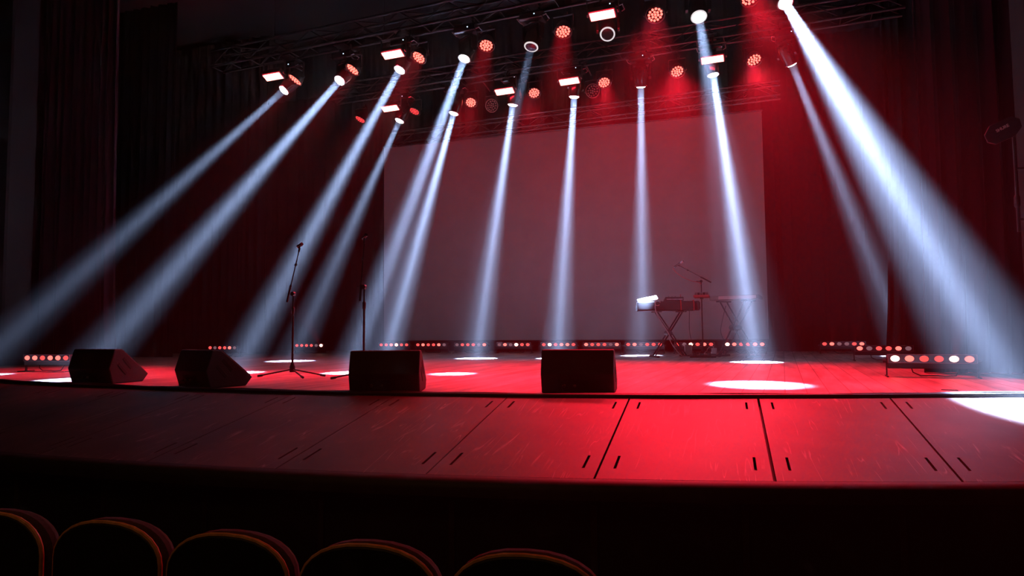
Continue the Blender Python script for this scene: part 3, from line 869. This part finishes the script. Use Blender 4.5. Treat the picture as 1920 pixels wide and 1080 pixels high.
for i, (pp, l) in enumerate([(((-.55, 13.0, .9), (-.56, 12.98, .5), (-.5, 12.98, .2), (-.45, 12.95, .01)), 'thin black cable hanging below the right end of the long keyboard'),
                          (((-.2, 13.3, .01), (.0, 13.3, .05), (.06, 13.25, .25), (.0, 13.2, .5), (.1, 13.2, .95)), 'thin black cable looping up to the right hand keyboard')]):
    tag(MB().tube(smooth_path([Vector(p) for p in pp]), .005, 6).build('thin_cable', M_cable), l, 'cable')
pb = thing('pedal_board', 'flat black pedal board on the floor between the keyboard stands', 'pedal', (-.30, 12.86, 0), R(4))
MB().prism([(-.10, 0), (.12, 0), (.12, .05), (-.10, .025)], -.26, .20).build('frame', M_black, pb, smooth=False)
for i in range(3):
    MB().box((-.17 + i * .13, .0, .055), (.07, .11, .03), rot=(R(7), 0, 0), bev=.005).build('pedal', M_plastic, pb, smooth=False)

# ------------------------------------------------------------------ cables along the apron edge
for i, (off, r, ph, l) in enumerate([(.015, .016, .0, 'thick black cable nearest the apron along the whole stage edge'),
                                  (.055, .013, 1.3, 'second black cable in the bundle along the stage edge'),
                                  (.085, .012, 2.6, 'third black cable in the bundle, furthest from the apron')]):
    pts = []
    for k in range(90):
        x = -12.5 + 18.2 * k / 89
        wob = (.012 * math.sin(2.1 * x + ph) + .010 * math.sin(5.3 * x + ph * 2)) * (1 if i else .4)
        if i == 2: wob += .03 * math.sin(.9 * x + 1)
        lift = .006 * (1 + math.sin(3.1 * x + ph * 3)) if i else 0
        pts.append((x, front(x) + off + wob + .01, r + lift))
    tag(MB().tube(pts, r, 8).build('stage_cable', M_cable), l, 'cable', 'black cables along the stage edge')
tp = MB().box((1.84, 6.58, .003), (.12, .035, .005), rot=(0, 0, R(-20))).build('gaffer_tape', M_cable)
tag(tp, 'short dark strip of tape on the floor in the bright right pool', 'tape')

# ------------------------------------------------------------------ paddle antenna on a stand at right
an = thing('paddle_antenna', 'dark paddle antenna with white lettering high at the right edge', 'antenna', (2.79, 7.62, 1.45))
MB().tube([(0, .03, 0), (0, .03, 1.06)], .014, 10).build('pole', M_black, an)
for z in (.12, .62):
    MB().tube([(0, .03, z), (.22, .03, z), (.22, .18, z)], .012, 8).box((.22, .172, z), (.07, .014, .09)).build('wall_bracket', M_black, an)
MB().lathe([(.02, .24), (.026, .26), (.026, .34), (.018, .36)], 12, Matrix.Translation((0, .03, 0))).build('height_clutch', M_steel, an)
pd = MB()
poly = [(-.17, -.05), (-.12, -.10), (.06, -.11), (.15, -.06), (.17, .02), (.12, .08), (-.08, .09), (-.16, .03)]
vs = [(x, -.012, z) for x, z in poly] + [(x, .012, z) for x, z in poly]
k = len(poly)
fs = [tuple(range(k)), tuple(range(2 * k - 1, k - 1, -1))] + [(i, i + k, (i + 1) % k + k, (i + 1) % k) for i in range(k)]
Mp = Matrix.Translation((-.10, -.0, 1.01)) @ Matrix.Rotation(R(-26), 4, 'Y')
pd.add(vs, fs, Mp)
pad = pd.build('paddle', M_plastic, an, smooth=False, bevel=.006)
MB().tube([(0, .03, 1.03), (-.02, 0, 1.03)], .014, 8).build('swivel', M_black, an)
tcv = bpy.data.curves.new('lettering', 'FONT'); tcv.body = 'SHURE'; tcv.size = .040; tcv.align_x = 'CENTER'; tcv.align_y = 'CENTER'; tcv.extrude = .001
tcv.offset = .0012
to = bpy.data.objects.new('lettering', tcv); COL.objects.link(to)
dg = bpy.context.evaluated_depsgraph_get()
me = bpy.data.meshes.new_from_object(to.evaluated_get(dg)); me.name = 'lettering'
bpy.data.objects.remove(to)
tx = bpy.data.objects.new('lettering', me); me.materials.clear(); me.materials.append(M_text); COL.objects.link(tx); tx.parent = pad
tx.matrix_local = Mp @ Matrix.Translation((.0, -.0145, .012)) @ Matrix.Rotation(PI / 2, 4, 'X')
MB().box((0, 0, 0), (.30, .004, .006)).build('edge_line', M_steel, pad).matrix_local = Mp @ Matrix.Translation((0, -.013, -.045))

# ------------------------------------------------------------------ auditorium seats
SG = 'front row theatre seats'
se = thing('theatre_seat', 'x', 'seat')
def back_outline(w, top, r, base=-.62, n=14):
    """rounded back outline in (x, z), z measured from the top"""
    pts = [(-w, base), (-w, top - r)]
    for i in range(1, n):
        a = PI - PI * i / n
        pts.append((w * (math.copysign(abs(math.cos(a)) ** .85, math.cos(a))), top - r + r * math.sin(a)))
    pts += [(w, top - r), (w, base)]
    return pts
def plate(poly, y0, y1, crown=.0):
    mb = MB(); n = len(poly)
    vs = [(x, y0 + crown * (x / .26) ** 2, z) for x, z in poly] + [(x, y1 + crown * (x / .26) ** 2, z) for x, z in poly]
    fs = [tuple(range(n)), tuple(range(2 * n - 1, n - 1, -1))] + [(i, i + n, (i + 1) % n + n, (i + 1) % n) for i in range(n)]
    return mb.add(vs, fs)
o = plate(back_outline(.262, 0, .15), -.015, .012, .0).build('back_shell', M_seatshell, se, bevel=.006)
o = plate(back_outline(.268, .006, .153), .012, .095, .0).build('back_cushion', M_seat, se, bevel=.03)
tr = [Vector((x, -.002, z)) for x, z in back_outline(.262, .002, .15)]
MB().tube(tr, .010, 8).build('edge_piping', M_seattrim, se)
MB().box((0, .32, -.58), (.46, .44, .10), bev=.035).build('seat_cushion', M_seat, se, bevel=.01)
for s in (-1, 1):
    MB().box((s * .262, .22, -.40), (.04, .36, .04), bev=.012).build('armrest', M_seatshell, se, smooth=False)
    MB().box((s * .262, .20, -.72), (.035, .30, .60), bev=.008).build('leg', M_black, se, smooth=False)
for i, l in enumerate(['seat back furthest left, cut off by the left picture edge',
                       'second seat back from the left along the bottom edge',
                       'middle of the five seat backs, third from the left',
                       'fourth seat back from the left, below the third wedge monitor',
                       'seat back furthest right of the five, below the rightmost wedge monitor']):
    x, yy, z = [(-2.98, 2.15, -.222), (-2.40, 2.17, -.216), (-1.83, 2.19, -.214), (-1.24, 2.21, -.207), (-.66, 2.25, -.20)][i]
    z = [-.222, -.222, -.232, -.228, -.224][i]
    if i == 0:
        se['label'] = l; se['group'] = SG; se.location = (x, yy, z); se.rotation_euler = (0, 0, R(-1))
    else:
        dup(se, (x, yy, z), R(1 + i), l)

# ------------------------------------------------------------------ house glow (dim warm lamps high over the stalls)
l = area('house_lamp', (-2.6, -.6, 6.2), (0, .25, -1), 12, (1, .42, .14), 1.6, 140)

# ------------------------------------------------------------------ haze
wd = bpy.data.worlds.new('haze_air'); S.world = wd; wd.use_nodes = True
nt = wd.node_tree; nt.nodes.clear()
wo = nt.nodes.new('ShaderNodeOutputWorld'); bg = nt.nodes.new('ShaderNodeBackground'); bg.inputs[0].default_value = (0, 0, 0, 1); bg.inputs[1].default_value = 0
vs = nt.nodes.new('ShaderNodeVolumeScatter'); vs.inputs['Color'].default_value = (1, 1, 1, 1); vs.inputs['Density'].default_value = HAZE; vs.inputs['Anisotropy'].default_value = .65
nt.links.new(bg.outputs[0], wo.inputs['Surface']); nt.links.new(vs.outputs[0], wo.inputs['Volume'])

# ------------------------------------------------------------------ render look
S.view_settings.view_transform = 'Standard'; S.view_settings.look = 'None'; S.view_settings.gamma = 1
S.view_settings.use_curve_mapping = False
S.view_settings.exposure = 0.0
cy = S.cycles
cy.use_denoising = True
cy.max_bounces = 4; cy.diffuse_bounces = 2; cy.glossy_bounces = 2; cy.transmission_bounces = 2; cy.volume_bounces = 0
cy.sample_clamp_indirect = 4.0
cy.use_light_tree = True
